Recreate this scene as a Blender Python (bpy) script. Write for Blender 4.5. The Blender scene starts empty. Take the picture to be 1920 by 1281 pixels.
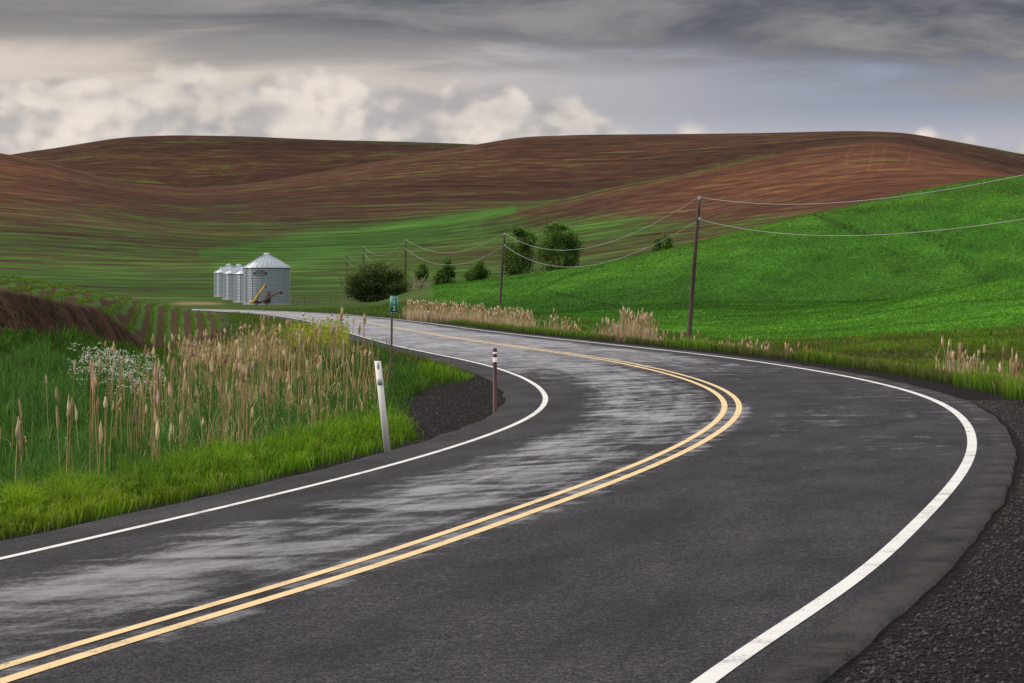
import bpy, math, random
import numpy as np
from mathutils import Vector
rng=np.random.default_rng(7); random.seed(7)
S=bpy.context.scene
F=4800.0; HC=2.05; YH=548.0

# ---------------------------------------------------------------- helpers
def link(o):
    S.collection.objects.link(o); return o
def mesh_np(name,verts,faces_list,mats=(),cols=None,smooth=False,uv=None,extra=None,add=True,midx=None):
    me=bpy.data.meshes.new(name)
    verts=np.asarray(verts,dtype=np.float32)
    me.vertices.add(len(verts)); me.vertices.foreach_set('co',verts.ravel())
    loops=np.concatenate([f.ravel() for f in faces_list]).astype(np.int32)
    tot=np.concatenate([np.full(len(f),f.shape[1]) for f in faces_list]).astype(np.int32)
    start=np.concatenate([[0],np.cumsum(tot)[:-1]]).astype(np.int32)
    me.loops.add(len(loops)); me.loops.foreach_set('vertex_index',loops)
    me.polygons.add(len(tot)); me.polygons.foreach_set('loop_start',start); me.polygons.foreach_set('loop_total',tot)
    if midx is not None: me.polygons.foreach_set('material_index',np.asarray(midx,dtype=np.int32))
    if smooth: me.polygons.foreach_set('use_smooth',np.ones(len(tot),dtype=bool))
    me.update(calc_edges=True)
    def addc(n,c):
        a=me.color_attributes.new(n,'FLOAT_COLOR','POINT')
        c=np.asarray(c,dtype=np.float32)
        if c.shape[1]==3: c=np.concatenate([c,np.ones((len(c),1),np.float32)],1)
        a.data.foreach_set('color',c.ravel())
    if cols is not None: addc('Col',cols)
    if extra:
        for k,v in extra.items(): addc(k,v)
    for m in mats: me.materials.append(m)
    o=bpy.data.objects.new(name,me)
    if add: link(o)
    return o
def sstep(a,b,x):
    t=np.clip((x-a)/(b-a),0,1); return t*t*(3-2*t)
def ztoimg(z,D): return YH+(HC-z)*F/D
def WP(x,y,D): return ((x-960)/F*D, D, HC-(y-YH)/F*D)

class NT:
    def __init__(s,tree): s.t=tree; s.n=tree.nodes; s.l=tree.links
    def new(s,typ,**kw):
        n=s.n.new(typ)
        for k,v in kw.items(): setattr(n,k,v)
        return n
    def inp(s,sock,v):
        if isinstance(v,bpy.types.NodeSocket): s.l.new(v,sock)
        else: sock.default_value=v
    def math(s,op,a,b=0.0,c=0.0,clamp=False):
        n=s.new('ShaderNodeMath',operation=op); n.use_clamp=clamp
        s.inp(n.inputs[0],a); s.inp(n.inputs[1],b); s.inp(n.inputs[2],c); return n.outputs[0]
    def mr(s,v,a,b,c=0.0,d=1.0,smooth=True):
        n=s.new('ShaderNodeMapRange'); n.interpolation_type='SMOOTHSTEP' if smooth else 'LINEAR'
        s.inp(n.inputs[0],v)
        for i,q in enumerate((a,b,c,d)): s.inp(n.inputs[i+1],q)
        return n.outputs[0]
    def mix(s,f,a,b,mode='MIX'):
        n=s.new('ShaderNodeMixRGB',blend_type=mode)
        s.inp(n.inputs[0],f)
        for i,q in ((1,a),(2,b)):
            if isinstance(q,(tuple,list)): q=(*q[:3],1)
            s.inp(n.inputs[i],q)
        return n.outputs[0]
    def comb(s,x,y,z=0.0):
        n=s.new('ShaderNodeCombineXYZ'); s.inp(n.inputs[0],x); s.inp(n.inputs[1],y); s.inp(n.inputs[2],z); return n.outputs[0]
    def noise(s,vec,scale,detail=4,rough=.55,dist=0.0):
        n=s.new('ShaderNodeTexNoise'); s.inp(n.inputs['Vector'],vec)
        n.inputs['Scale'].default_value=scale; n.inputs['Detail'].default_value=detail
        n.inputs['Roughness'].default_value=rough; n.inputs['Distortion'].default_value=dist
        return n.outputs['Fac']
    def sep(s,v):
        n=s.new('ShaderNodeSeparateXYZ'); s.inp(n.inputs[0],v); return n.outputs
    def attr(s,name):
        n=s.new('ShaderNodeAttribute'); n.attribute_name=name; return n.outputs
    def scale(s,v,sc):
        n=s.new('ShaderNodeVectorMath',operation='MULTIPLY'); s.inp(n.inputs[0],v); n.inputs[1].default_value=sc; return n.outputs[0]
def newmat(name):
    m=bpy.data.materials.new(name); m.use_nodes=True
    nt=NT(m.node_tree); b=m.node_tree.nodes['Principled BSDF']
    return m,nt,b
def simple(name,col,rough=.7,metal=0.0,var=.25,scale=6,spec=.4):
    m,nt,b=newmat(name)
    tc=nt.new('ShaderNodeTexCoord').outputs['Object']
    f=nt.noise(tc,scale,5)
    c=nt.mix(f,tuple(x*(1-var) for x in col),tuple(min(1,x*(1+var)) for x in col))
    nt.l.new(c,b.inputs['Base Color']); b.inputs['Roughness'].default_value=rough
    b.inputs['Metallic'].default_value=metal; b.inputs['Specular IOR Level'].default_value=spec
    return m
def foliage_mat(name,transl=.25,rough=.6):
    m,nt,b=newmat(name)
    c=nt.attr('Col')[0]
    nt.l.new(c,b.inputs['Base Color']); b.inputs['Roughness'].default_value=rough; b.inputs['Specular IOR Level'].default_value=.15
    t=nt.new('ShaderNodeBsdfTranslucent'); nt.l.new(c,t.inputs[0])
    mx=nt.new('ShaderNodeMixShader'); mx.inputs[0].default_value=transl
    nt.l.new(b.outputs[0],mx.inputs[1]); nt.l.new(t.outputs[0],mx.inputs[2])
    nt.l.new(mx.outputs[0],m.node_tree.nodes['Material Output'].inputs[0])
    return m

# ---------------------------------------------------------------- road centreline
cl=np.array([(-60,-12.5),(-30,-10.6),(-15,-8.6),(0,-5.95),(13.88,-2.78),(15.33,-2.3),(17.26,-1.68),(19.33,-1.05),(22.5,-.28),(25.6,.5),(29.9,1.5),(33.7,2.27),(38.1,3.02),(41.9,3.55),(45.3,3.92),(49.2,4.2),(54.1,4.34),(60,4.25),(66.9,3.9),(75.7,3.15),(84.1,2.1),(92.8,.8),(107,-1.4),(129.5,-4.5),(169.7,-9.3),(200.8,-13.6),(240,-19.7),(273,-27.3),(298,-35),(320,-46),(340,-62),(352,-80)])
Dg=np.arange(-60,352,.5)
Xg=np.interp(Dg,cl[:,0],cl[:,1])
def gsm(a,sig):
    k=np.arange(-int(4*sig),int(4*sig)+1); w=np.exp(-.5*(k/sig)**2); w/=w.sum()
    p=np.concatenate([2*a[0]-a[len(k)//2:0:-1],a,2*a[-1]-a[-2:-len(k)//2-1:-1]])
    return np.convolve(p,w,'valid')[:len(a)]
Xs1=gsm(Xg,4); Xs2=gsm(Xg,14)
wfar=sstep(60,130,Dg); Xg=Xs1*(1-wfar)+Xs2*wfar
Sl=np.gradient(Xg,Dg); Cos=1/np.sqrt(1+Sl**2)
def roff(X,D):
    xc=np.interp(D,Dg,Xg); c=np.interp(D,Dg,Cos)
    o=(X-xc)*c
    return np.where(D>351,np.where(o<0,-60.,60.),o)
def zroad(off,D):
    fade=1-sstep(95,150,D)
    return np.where(off<0,.05*off,.012*off)*fade
EL,ER=-4.45,4.3

# ---------------------------------------------------------------- terrain table
nodes=[
 ([(0,5)],'z',[(0,-.5)]),
 ([(0,30)],'z',[(0,-.8),(960,-.6),(1920,-.7)]),
 ([(-1500,50),(0,58),(200,78),(400,110),(600,110),(960,70),(1920,70)],'z',[(0,-.35),(200,-.6),(400,-.9),(600,-.7),(960,-.5),(1920,-1.0)]),
 ([(-1500,62),(0,72),(200,99),(400,143),(600,150),(960,120),(1300,110),(1920,100)],'y',[(-1500,560),(0,626),(200,636),(400,642),(600,623),(960,646),(1300,690),(1920,699)]),
 ([(-1500,65),(0,78),(200,107),(400,151),(600,160),(960,160),(1300,154),(1600,150),(1920,140)],'y',[(-1500,470),(0,545),(100,564),(200,584),(300,601),(400,617),(600,615),(960,625),(1300,648),(1600,632),(1920,612),(3500,520)]),
 ([(-1500,110),(0,130),(200,160),(400,195),(600,205),(960,220),(1300,210),(1920,210)],'y',[(-1500,430),(0,519),(100,533),(200,553),(300,572),(400,592),(600,598),(800,600),(960,606),(1100,602),(1300,598),(1450,590),(1600,576),(1750,550),(1920,517),(3500,330)]),
 ([(0,255)],'y',[(-1500,560),(0,570),(400,585),(600,587),(800,589),(960,596),(1100,585),(1300,570),(1600,560),(1750,556),(1920,535),(3500,330)]),
 ([(0,340)],'y',[(-1500,560),(0,572),(600,577),(700,571),(780,541),(800,536),(900,527),(960,518),(1040,508),(1150,490),(1300,462),(1400,435),(1550,398),(1700,362),(1850,337),(1920,332),(2300,310),(3500,330)]),
 ([(0,430)],'y',[(-1500,560),(0,572),(600,572),(760,566),(800,560),(960,545),(1300,490),(1600,415),(1920,360),(3500,350)]),
 ([(0,560)],'y',[(-1500,540),(0,556),(600,560),(760,556),(960,540),(1300,480),(1600,400),(1920,350),(3500,340)]),
 ([(0,800)],'y',[(-1500,470),(0,500),(300,510),(600,506),(800,500),(960,490),(1300,440),(1600,380),(1920,345),(3500,330)]),
 ([(0,1150)],'y',[(-1500,380),(0,395),(200,415),(350,432),(500,436),(700,428),(860,410),(1000,385),(1150,352),(1300,326),(1400,303),(1500,283),(1600,268),(1680,265),(1780,290),(1890,325),(1960,340),(3500,380)]),
 ([(0,1320)],'y',[(-1500,330),(0,350),(350,402),(600,392),(860,385),(1000,384),(1150,366),(1300,344),(1400,321),(1600,285),(1680,282),(1780,305),(1960,350),(3500,360)]),
 ([(0,1650)],'y',[(-1500,260),(-300,270),(0,293),(60,305),(130,322),(230,345),(350,356),(450,350),(560,333),(700,308),(890,273),(980,257),(1100,252),(1400,251),(1600,248),(1700,252),(1800,270),(1920,292),(2100,310),(3500,300)]),
 ([(0,2000)],'y',[(-1500,320),(0,345),(350,385),(600,362),(890,310),(1050,300),(1920,330),(3500,330)]),
 ([(0,2450)],'y',[(-1500,330),(-200,320),(0,297),(30,290),(100,280),(170,267),(230,257),(320,253),(450,255),(600,262),(750,266),(890,272),(1000,285),(1200,300),(1920,330),(3500,330)]),
 ([(0,3300)],'y',[(0,500)]),
 ([(0,12000)],'y',[(0,549)]),
]
xf=np.arange(-2500,4500,5.0)
TD=[];TZ=[]
for Dl,mode,vl in nodes:
    d=np.interp(xf,[p[0] for p in Dl],[p[1] for p in Dl]); d=gsm(d,12)
    v=np.interp(xf,[p[0] for p in vl],[p[1] for p in vl])
    v=gsm(v,5)
    z=v if mode=='z' else HC-(v-YH)*d/F
    TD.append(d);TZ.append(z)
NN=len(nodes)
def terrain(X,D):
    xi=np.clip(960+F*X/np.maximum(D,12),-2490,4490)
    ix=(xi-xf[0])/5.0; i0=ix.astype(int); fr=ix-i0
    Dn=np.stack([t[i0]*(1-fr)+t[i0+1]*fr for t in TD],1); Zn=np.stack([t[i0]*(1-fr)+t[i0+1]*fr for t in TZ],1)
    h=np.diff(Dn,axis=1); dl=np.diff(Zn,axis=1)/h
    m=np.zeros_like(Zn)
    same=(dl[:,1:]*dl[:,:-1])>0
    w1=2*h[:,1:]+h[:,:-1]; w2=h[:,1:]+2*h[:,:-1]
    den=np.where(same,w1/np.where(dl[:,:-1]==0,1,dl[:,:-1])+w2/np.where(dl[:,1:]==0,1,dl[:,1:]),1)
    m[:,1:-1]=np.where(same,(w1+w2)/den,0)
    Dc=np.clip(D,Dn[:,0],Dn[:,-1])
    k=np.clip((Dn<=Dc[:,None]).sum(1)-1,0,NN-2); r=np.arange(len(k))
    hh=h[r,k]; t=(Dc-Dn[r,k])/hh
    z=(2*t**3-3*t**2+1)*Zn[r,k]+(t**3-2*t**2+t)*hh*m[r,k]+(-2*t**3+3*t**2)*Zn[r,k+1]+(t**3-t**2)*hh*m[r,k+1]
    return z,k+t,xi
def vn(X,Y,s,seed=0):
    x=X/s+seed*17.3; y=Y/s+seed*9.1
    xi=np.floor(x).astype(np.int64); yi=np.floor(y).astype(np.int64); fx=x-xi; fy=y-yi
    fx=fx*fx*(3-2*fx); fy=fy*fy*(3-2*fy)
    def hsh(a,b):
        v=np.sin(a*127.1+b*311.7+seed*74.7)*43758.5453; return v-np.floor(v)
    return (hsh(xi,yi)*(1-fx)+hsh(xi+1,yi)*fx)*(1-fy)+(hsh(xi,yi+1)*(1-fx)+hsh(xi+1,yi+1)*fx)*fy
def gwl(D): return .42+2.2*np.exp(-((D-54.5)/11.0)**4)
def ground(X,D,full=False):
    X=np.asarray(X,float); D=np.asarray(D,float)
    z,u,xi=terrain(X,D)
    off=roff(X,D)
    near=1-sstep(125,165,D)
    sh=2.8*sstep(60,82,D)
    dl=(1-sstep(-8.2,-5.3,off+sh))*sstep(-15,-11.5,off+sh*.4)
    dr=sstep(6,9.5,off)*(1-sstep(12,17,off))
    dd=np.clip(dl+dr,0,1)*near
    z=z*(1-dd)+(-1.0)*dd
    amp=np.where(D<250,.06,.0)
    z=z+(vn(X,D,1.3,1)-.5)*2*amp*sstep(5.5,9,np.abs(off))
    cut=(1-np.clip(np.abs(u-3.5)/.5,0,1))*(xi<430)
    z=z+cut*((vn(X,D,1.7,3)-.5)*.40)
    wh=sstep(4.2,5.5,u)*(1-sstep(7,8,u))*sstep(800,1000,xi)
    z=z+wh*((vn(X,D,24,6)-.5)*.9+(vn(X,D,9,7)-.5)*.22)
    far=sstep(600,900,D)
    z=z+far*((vn(X,D,140,5)-.5)*3.0)*(1-sstep(2600,3200,D))
    zr=zroad(np.clip(off,EL-.6,ER+.8),D)-.035
    wide=np.where(off<0,sstep(0,1,(-off-4.9-sh)/3.1),sstep(5.3,9.0,off))
    z=zr*(1-wide)+z*wide
    inside=(off>EL+.12)&(off<ER-.12)
    z=np.where(inside,z-.06-.0003*np.maximum(D,0),z)
    if full: return z,u,xi,off
    return z
def segd(x,y,pts):
    d=np.full(x.shape,1e9)
    for (a,b),(c,e) in zip(pts[:-1],pts[1:]):
        vx,vy=c-a,e-b; t=np.clip(((x-a)*vx+(y-b)*vy)/(vx*vx+vy*vy),0,1)
        d=np.minimum(d,np.hypot(x-a-t*vx,y-b-t*vy))
    return d

# ---------------------------------------------------------------- ground mesh
tin=np.linspace(-.225,.225,760); to=.225+np.cumsum(np.geomspace(.0008,.09,70))
tc_=np.concatenate([-to[::-1],tin,to])
Dr=np.concatenate([np.linspace(-40,7,30),np.geomspace(7.5,12000,940)])
nc,nr=len(tc_),len(Dr)
DD,TT=np.meshgrid(Dr,tc_,indexing='ij')
XX=TT*(np.maximum(DD,0)+30)
X=XX.ravel();D=DD.ravel()
Z=np.empty_like(X);U=np.empty_like(X);XI=np.empty_like(X);OFF=np.empty_like(X)
for a in range(0,len(X),60000):
    b=a+60000
    Z[a:b],U[a:b],XI[a:b],OFF[a:b]=ground(X[a:b],D[a:b],True)
YI=ztoimg(Z,np.maximum(D,5))
C3=lambda *c: np.array(c)[None,:]
col=np.repeat(C3(.030,.050,.012),len(X),0)
def blend(mask,c,):
    global col
    m=np.clip(mask,0,1)[:,None]; col=col*(1-m)+C3(*c)*m
n1=vn(X,D,7,11)
blend((n1-.3)*.8,(.06,.085,.018))
vf=sstep(240,300,D)*(1-sstep(520,600,D))*(XI<900)
blend(vf*.8,(.045,.08,.018))
blend(.7*np.exp(-((D-470)/45)**2)*np.exp(-((XI-370)/45)**4),(.28,.21,.12))
soil=sstep(2.95,3.1,U)*(1-sstep(3.97,4.1,U))*(XI<425)
blend(soil,(.070,.038,.024))
blend(soil*.7*sstep(.45,.75,vn(X,D,1.9,9)),(.034,.019,.013))
blend(soil*.5*sstep(.55,.8,vn(X,D,1.3,10)),(.12,.072,.046))
field=sstep(3.98,4.12,U)*(1-sstep(6.5,6.9,U))*(1-sstep(400,425,XI))
blend(field,(.065,.037,.022))
crop=sstep(3.62,3.9,U)*(1-sstep(8.1,8.5,U))*sstep(-2,3,OFF-11)*sstep(790,830,XI)
crop=crop*np.where(XI<1000,sstep(5.3,5.9,U),1)
def wheat_col(X,D,U,XI,YI):
    c=np.repeat(C3(.034,.112,.009),len(X),0)
    def bl(c,m,k): m=np.clip(m,0,1)[:,None]; return c*(1-m)+C3(*k)*m
    c=bl(c,sstep(.35,.8,vn(X,D,28,21))*.6,(.052,.145,.011))
    c=bl(c,sstep(5.6,4.4,U)*.7,(.056,.165,.012))
    c=bl(c,np.exp(-((U-6)/.5)**2)*.6,(.022,.074,.007))
    c=bl(c,sstep(6.5,7.1,U)*sstep(1100,1500,XI)*.4,(.075,.140,.016))
    c=c*(.80+.40*vn(X+.9*D,D*.10,3.2,22))[:,None]
    c=c*(.88+.24*vn(X-.5*D,D*.06+X*.02,1.5,24))[:,None]
    c=c*(.86+.28*vn(X,D*.5,6,23))[:,None]
    tram=np.zeros_like(X)
    for sgs,w,k in [([(1528,404),(1628,446)],3,.5),([(1542,404),(1646,446)],2,.4),([(1700,425),(1765,460),(1850,528)],3,.5),([(1714,425),(1779,460),(1864,528)],2,.35),([(1600,392),(1720,430),(1840,470)],2.5,.3),([(1000,548),(1060,520),(1130,500)],2.5,.45),([(1020,545),(1180,580)],2,.4),([(1620,590),(1760,570),(1920,560)],2.2,.3)]:
        tram=np.maximum(tram,k*np.exp(-(segd(XI,YI,sgs)/w)**2))
    return c*(1-tram)[:,None]
cm_=np.clip(crop,0,1)[:,None]; col=col*(1-cm_)+wheat_col(X,D,U,XI,YI)*cm_
gw_l=gwl(D)+.25*vn(X,D,.7,30)
gw_r=1.1+.5*sstep(20,60,80-D)+.35*vn(X,D,.8,31)
gr=np.maximum(sstep(0,1,(OFF-EL+gw_l+.25)/.25)*(OFF<0),(1-sstep(0,1,(OFF-ER-gw_r)/.25))*(OFF>=0))*(D<352)
gr=np.where(D>150,gr*.6,gr)
blend(gr,(.018,.016,.016))
hill=sstep(8.3,8.8,U)
brown=np.array([.070,.033,.020])
g=.10+.50*sstep(350,450,YI)+.20*sstep(470,520,YI)
g=g+.66*np.exp(-(segd(XI,YI,[(380,476),(520,462),(700,442),(870,410),(960,394)])/(6+11*sstep(380,600,XI)*sstep(960,800,XI)+1))**2)*(D>650)
g=g+.28*np.exp(-(segd(XI,YI,[(420,500),(600,480),(900,440),(1200,420)])/22)**2)
g=g+.45*np.exp(-(segd(XI,YI,[(860,410),(1000,386),(1150,353),(1300,327),(1450,293)])/6)**2)
g=g+.5*np.exp(-(segd(XI,YI,[(520,258),(700,264),(890,272)])/3)**2)*(D>1700)
g=g+.3*np.exp(-(segd(XI,YI,[(1750,258),(1850,275),(1900,290)])/6)**2)*(D>1300)
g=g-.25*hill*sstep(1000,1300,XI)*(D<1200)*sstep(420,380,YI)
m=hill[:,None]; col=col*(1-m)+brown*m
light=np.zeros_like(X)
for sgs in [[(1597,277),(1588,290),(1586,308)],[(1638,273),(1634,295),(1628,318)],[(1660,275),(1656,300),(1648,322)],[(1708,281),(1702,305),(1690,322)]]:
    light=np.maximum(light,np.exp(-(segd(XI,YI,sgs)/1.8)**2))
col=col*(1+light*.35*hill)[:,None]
tone=np.ones_like(X)  # soil tones by hill zone; valley shading and ridge separation painted into the colour
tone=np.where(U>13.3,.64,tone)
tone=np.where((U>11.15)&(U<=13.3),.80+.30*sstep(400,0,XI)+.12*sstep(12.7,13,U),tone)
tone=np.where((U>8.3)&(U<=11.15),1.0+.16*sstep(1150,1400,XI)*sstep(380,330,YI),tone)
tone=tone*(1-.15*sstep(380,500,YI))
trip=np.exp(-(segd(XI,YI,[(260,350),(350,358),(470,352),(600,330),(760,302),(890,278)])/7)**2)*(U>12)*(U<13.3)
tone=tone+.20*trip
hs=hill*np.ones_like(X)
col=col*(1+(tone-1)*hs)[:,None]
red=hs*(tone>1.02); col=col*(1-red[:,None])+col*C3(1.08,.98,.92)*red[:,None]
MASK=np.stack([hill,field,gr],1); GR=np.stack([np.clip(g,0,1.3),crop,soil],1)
idx=np.arange(nr*nc).reshape(nr,nc)
q=np.stack([idx[:-1,:-1],idx[:-1,1:],idx[1:,1:],idx[1:,:-1]],-1).reshape(-1,4)

gm,nt,b=newmat('ground_mat')
geo=nt.new('ShaderNodeNewGeometry').outputs['Position']
px,py,pz=nt.sep(geo)
mk=nt.sep(nt.attr('Mask')[1]); gk=nt.sep(nt.attr('Grn')[1])
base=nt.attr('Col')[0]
hv=nt.comb(nt.math('MULTIPLY',px,1/110),nt.math('MULTIPLY',py,1/16),nt.math('MULTIPLY',pz,1/9))
h1=nt.noise(hv,1.0,7,.62,.5)
hv2=nt.comb(nt.math('MULTIPLY',px,1/20),nt.math('MULTIPLY',py,1/4.5),nt.math('MULTIPLY',pz,1/2.2))
h2=nt.noise(hv2,1.0,7,.75,.2)
hv3=nt.comb(nt.math('MULTIPLY',px,1/260),nt.math('MULTIPLY',py,1/120),0.0)
h3=nt.noise(hv3,1.0,3,.5)
hm=nt.math('ADD',nt.math('MULTIPLY',nt.math('SUBTRACT',h1,.5),2.3),nt.math('MULTIPLY',nt.math('SUBTRACT',h2,.5),2.6))
gf=nt.mr(nt.math('ADD',gk[0],hm),.18,.90)
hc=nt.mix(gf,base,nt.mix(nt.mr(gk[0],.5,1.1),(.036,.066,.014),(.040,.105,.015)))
hc=nt.mix(1.0,hc,nt.mix(nt.mr(h2,.28,.72),(.36,.36,.38),(1.7,1.62,1.56)),'MULTIPLY')
hc=nt.mix(1.0,hc,nt.mix(nt.mr(h1,.3,.7),(.70,.70,.72),(1.27,1.24,1.2)),'MULTIPLY')
hc=nt.mix(1.0,hc,nt.mix(nt.mr(h3,.3,.7),(.75,.75,.77),(1.25,1.22,1.2)),'MULTIPLY')
# furrow lines following the contour of the slope
fu=nt.math('ADD',nt.math('MULTIPLY',pz,1.35),nt.math('ADD',nt.math('MULTIPLY',py,.09),nt.math('MULTIPLY',nt.noise(nt.comb(nt.math('MULTIPLY',px,1/150),nt.math('MULTIPLY',py,1/150)),1.0,3,.5),22.0)))
fs=nt.math('SINE',nt.math('MULTIPLY',fu,1.35))
fs=nt.math('MULTIPLY',fs,nt.mr(nt.noise(nt.comb(nt.math('MULTIPLY',px,1/60),nt.math('MULTIPLY',py,1/40),3.3),1.0,4,.6),.4,.65))
hc=nt.mix(1.0,hc,nt.mix(nt.mr(fs,-1,1,0,1,False),(.74,.74,.76),(1.26,1.24,1.2)),'MULTIPLY')
rw=nt.math('ADD',nt.math('ADD',px,nt.math('MULTIPLY',py,.13)),nt.math('MULTIPLY',nt.noise(geo,.08,2),1.5))
row=nt.math('SINE',nt.math('MULTIPLY',rw,2*math.pi/.8))
row=nt.mr(nt.math('ADD',row,nt.math('MULTIPLY',nt.math('SUBTRACT',nt.noise(geo,1.5,4),.5),1.6)),.0,.8)
fc=nt.mix(row,base,(.055,.115,.02))
w1=nt.noise(nt.scale(geo,(.16,.07,.2)),1.0,6,.6)
w2=nt.noise(nt.scale(geo,(3.2,1.2,3.2)),1.0,5,.75)
wc=nt.mix(nt.mr(w1,.3,.7),(.70,.74,.68),(1.3,1.22,1.25))
wc=nt.mix(1.0,wc,nt.mix(nt.mr(w2,.3,.7),(.50,.52,.48),(1.5,1.45,1.45)),'MULTIPLY')
wc=nt.mix(1.0,base,wc,'MULTIPLY')
sn=nt.noise(nt.scale(geo,(1,1,1.6)),2.6,8,.72)
sc0=nt.mix(1.0,base,nt.mix(nt.mr(sn,.35,.65),(.35,.34,.33),(1.7,1.65,1.6)),'MULTIPLY')
wc=nt.mix(gk[2],wc,sc0)
vo=nt.new('ShaderNodeTexVoronoi'); nt.inp(vo.inputs['Vector'],geo); vo.inputs['Scale'].default_value=38
g3=nt.noise(geo,.9,4)
vb=nt.sep(vo.outputs['Color'])[0]
gc=nt.mix(1.0,base,nt.mix(vb,(.25,.25,.25),(2.2,2.1,2.1)),'MULTIPLY')
gc=nt.mix(nt.mr(g3,.5,.75,0,.3),gc,(.040,.029,.024))
c=nt.mix(mk[1],wc,fc); c=nt.mix(mk[2],c,gc); c=nt.mix(mk[0],c,hc)
nt.l.new(c,b.inputs['Base Color']); b.inputs['Roughness'].default_value=.95; b.inputs['Specular IOR Level'].default_value=.05
bp=nt.new('ShaderNodeBump'); bp.inputs['Strength'].default_value=.9; bp.inputs['Distance'].default_value=.12
hsum=nt.math('ADD',nt.noise(geo,2.2,8,.7),nt.math('MULTIPLY',vo.outputs['Distance'],nt.math('MULTIPLY',mk[2],.5)))
hsum=nt.math('ADD',hsum,nt.math('MULTIPLY',sn,nt.math('MULTIPLY',gk[2],3.0)))
nt.l.new(hsum,bp.inputs['Height']); nt.l.new(bp.outputs[0],b.inputs['Normal'])
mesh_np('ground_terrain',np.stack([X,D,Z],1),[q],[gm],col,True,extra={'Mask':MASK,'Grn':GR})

# ---------------------------------------------------------------- road
def strip(name,offs,dz,mat,Da,Db,jit=0,lip=0,step=.5):
    ds=np.arange(Da,Db,step); n=len(offs)
    xc=np.interp(ds,Dg,Xg); sl=np.interp(ds,Dg,Sl); c=1/np.sqrt(1+sl**2)
    V=[];UV=[]
    for j,o in enumerate(offs):
        oo=np.full(len(ds),float(o))
        if jit and j in (0,1): oo+=jit*(vn(ds,ds*0,1.4,41)-.5)+jit*.5*(vn(ds,ds*0,.45,42)-.5)
        if jit and j in (n-2,n-1): oo+=jit*(vn(ds,ds*0,1.6,43)-.5)+jit*.5*(vn(ds,ds*0,.4,44)-.5)
        z=zroad(oo,ds)+dz
        if lip and j in (0,n-1): z=z-lip; oo+=.06*np.sign(o)
        V.append(np.stack([xc+c*oo,ds-sl*c*oo,z],1)); UV.append(np.stack([oo,ds,ds*0],1))
    V=np.stack(V,1).reshape(-1,3); UV=np.stack(UV,1).reshape(-1,3)
    id_=np.arange(len(ds)*n).reshape(len(ds),n)
    q=np.stack([id_[:-1,:-1],id_[:-1,1:],id_[1:,1:],id_[1:,:-1]],-1).reshape(-1,4)
    return mesh_np(name,V,[q],[mat],None,True,extra={'Ruv':UV})
def wet_nodes(nt):
    geo=nt.new('ShaderNodeNewGeometry').outputs['Position']; px,py,pz=nt.sep(geo); uo,ud,_=nt.sep(nt.attr('Ruv')[1])
    fine2=nt.noise(geo,20,4,.75)
    wn=nt.noise(nt.comb(nt.math('MULTIPLY',px,.85),nt.math('MULTIPLY',py,1.25)),1.0,8,.68,.6)
    ws=nt.noise(nt.comb(nt.math('MULTIPLY',uo,3.2),nt.math('MULTIPLY',ud,.35)),1.0,5,.65,.3)
    wl=nt.noise(nt.comb(nt.math('MULTIPLY',px,.25),nt.math('MULTIPLY',py,.13)),1.0,2,.5)
    lane=nt.math('MULTIPLY',nt.mr(uo,-3.5,-2.2),nt.mr(uo,.35,-.7))
    track=nt.math('ABSOLUTE',nt.math('ADD',uo,1.45))
    lane=nt.math('MULTIPLY',lane,nt.mr(track,1.6,.4,.55,1.0))
    lane=nt.math('MAXIMUM',lane,nt.math('MULTIPLY',nt.mr(nt.math('ABSOLUTE',uo),.6,.12),nt.mr(ud,64,40,0,.9)))
    farl=nt.math('MULTIPLY',nt.mr(ud,46,80),nt.mr(uo,3.9,2.4,0,.92))
    farl=nt.math('MULTIPLY',farl,nt.mr(uo,-3.7,-3.4))
    lane=nt.math('MAXIMUM',lane,farl)
    lane=nt.math('MAXIMUM',lane,nt.math('MULTIPLY',nt.mr(uo,.3,1.0),nt.mr(ud,22,42,.15,.42)))
    s=nt.math('ADD',nt.math('MULTIPLY',nt.math('SUBTRACT',wn,.5),3.4),nt.math('MULTIPLY',nt.math('SUBTRACT',wl,.5),1.2))
    s=nt.math('ADD',s,nt.math('MULTIPLY',nt.math('SUBTRACT',ws,.5),1.5))
    s=nt.math('ADD',s,nt.math('MULTIPLY',nt.math('SUBTRACT',fine2,.5),1.1))
    s=nt.math('MULTIPLY',s,nt.mr(ud,45,90,1.0,.55))
    s=nt.math('ADD',s,nt.mr(ud,60,110,0,.20))
    wet=nt.mr(nt.math('ADD',s,nt.math('SUBTRACT',lane,.62)),-.15,1.0)
    wet=nt.math('MULTIPLY',wet,nt.mr(lane,.1,.6))
    return geo,px,py,uo,ud,fine2,wet
am,nt,b=newmat('wet_asphalt')
geo,px,py,uo,ud,fine2,wet=wet_nodes(nt)
fine=nt.noise(geo,60,3,.85); med=nt.noise(nt.comb(uo,nt.math('MULTIPLY',ud,.3)),1.1,7,.65)
basec=nt.mix(nt.mr(fine,.42,.62),(.006,.0055,.007),(.060,.056,.062))
basec=nt.mix(1.0,basec,nt.mix(nt.mr(fine2,.32,.68),(.50,.50,.50),(1.65,1.65,1.65)),'MULTIPLY')
basec=nt.mix(1.0,basec,nt.mix(nt.mr(med,.3,.72),(.62,.62,.63),(1.45,1.42,1.45)),'MULTIPLY')
edgeb=nt.math('MULTIPLY',nt.mr(uo,3.92,4.12),nt.mr(nt.noise(geo,1.6,5,.7),.36,.6))
basec=nt.mix(nt.math('MULTIPLY',edgeb,.6),basec,(.085,.070,.063))
basec=nt.mix(nt.math('MULTIPLY',wet,.3),basec,(.012,.012,.013))
nt.l.new(basec,b.inputs['Base Color']); b.inputs['Roughness'].default_value=.8; b.inputs['Specular IOR Level'].default_value=.12
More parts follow.
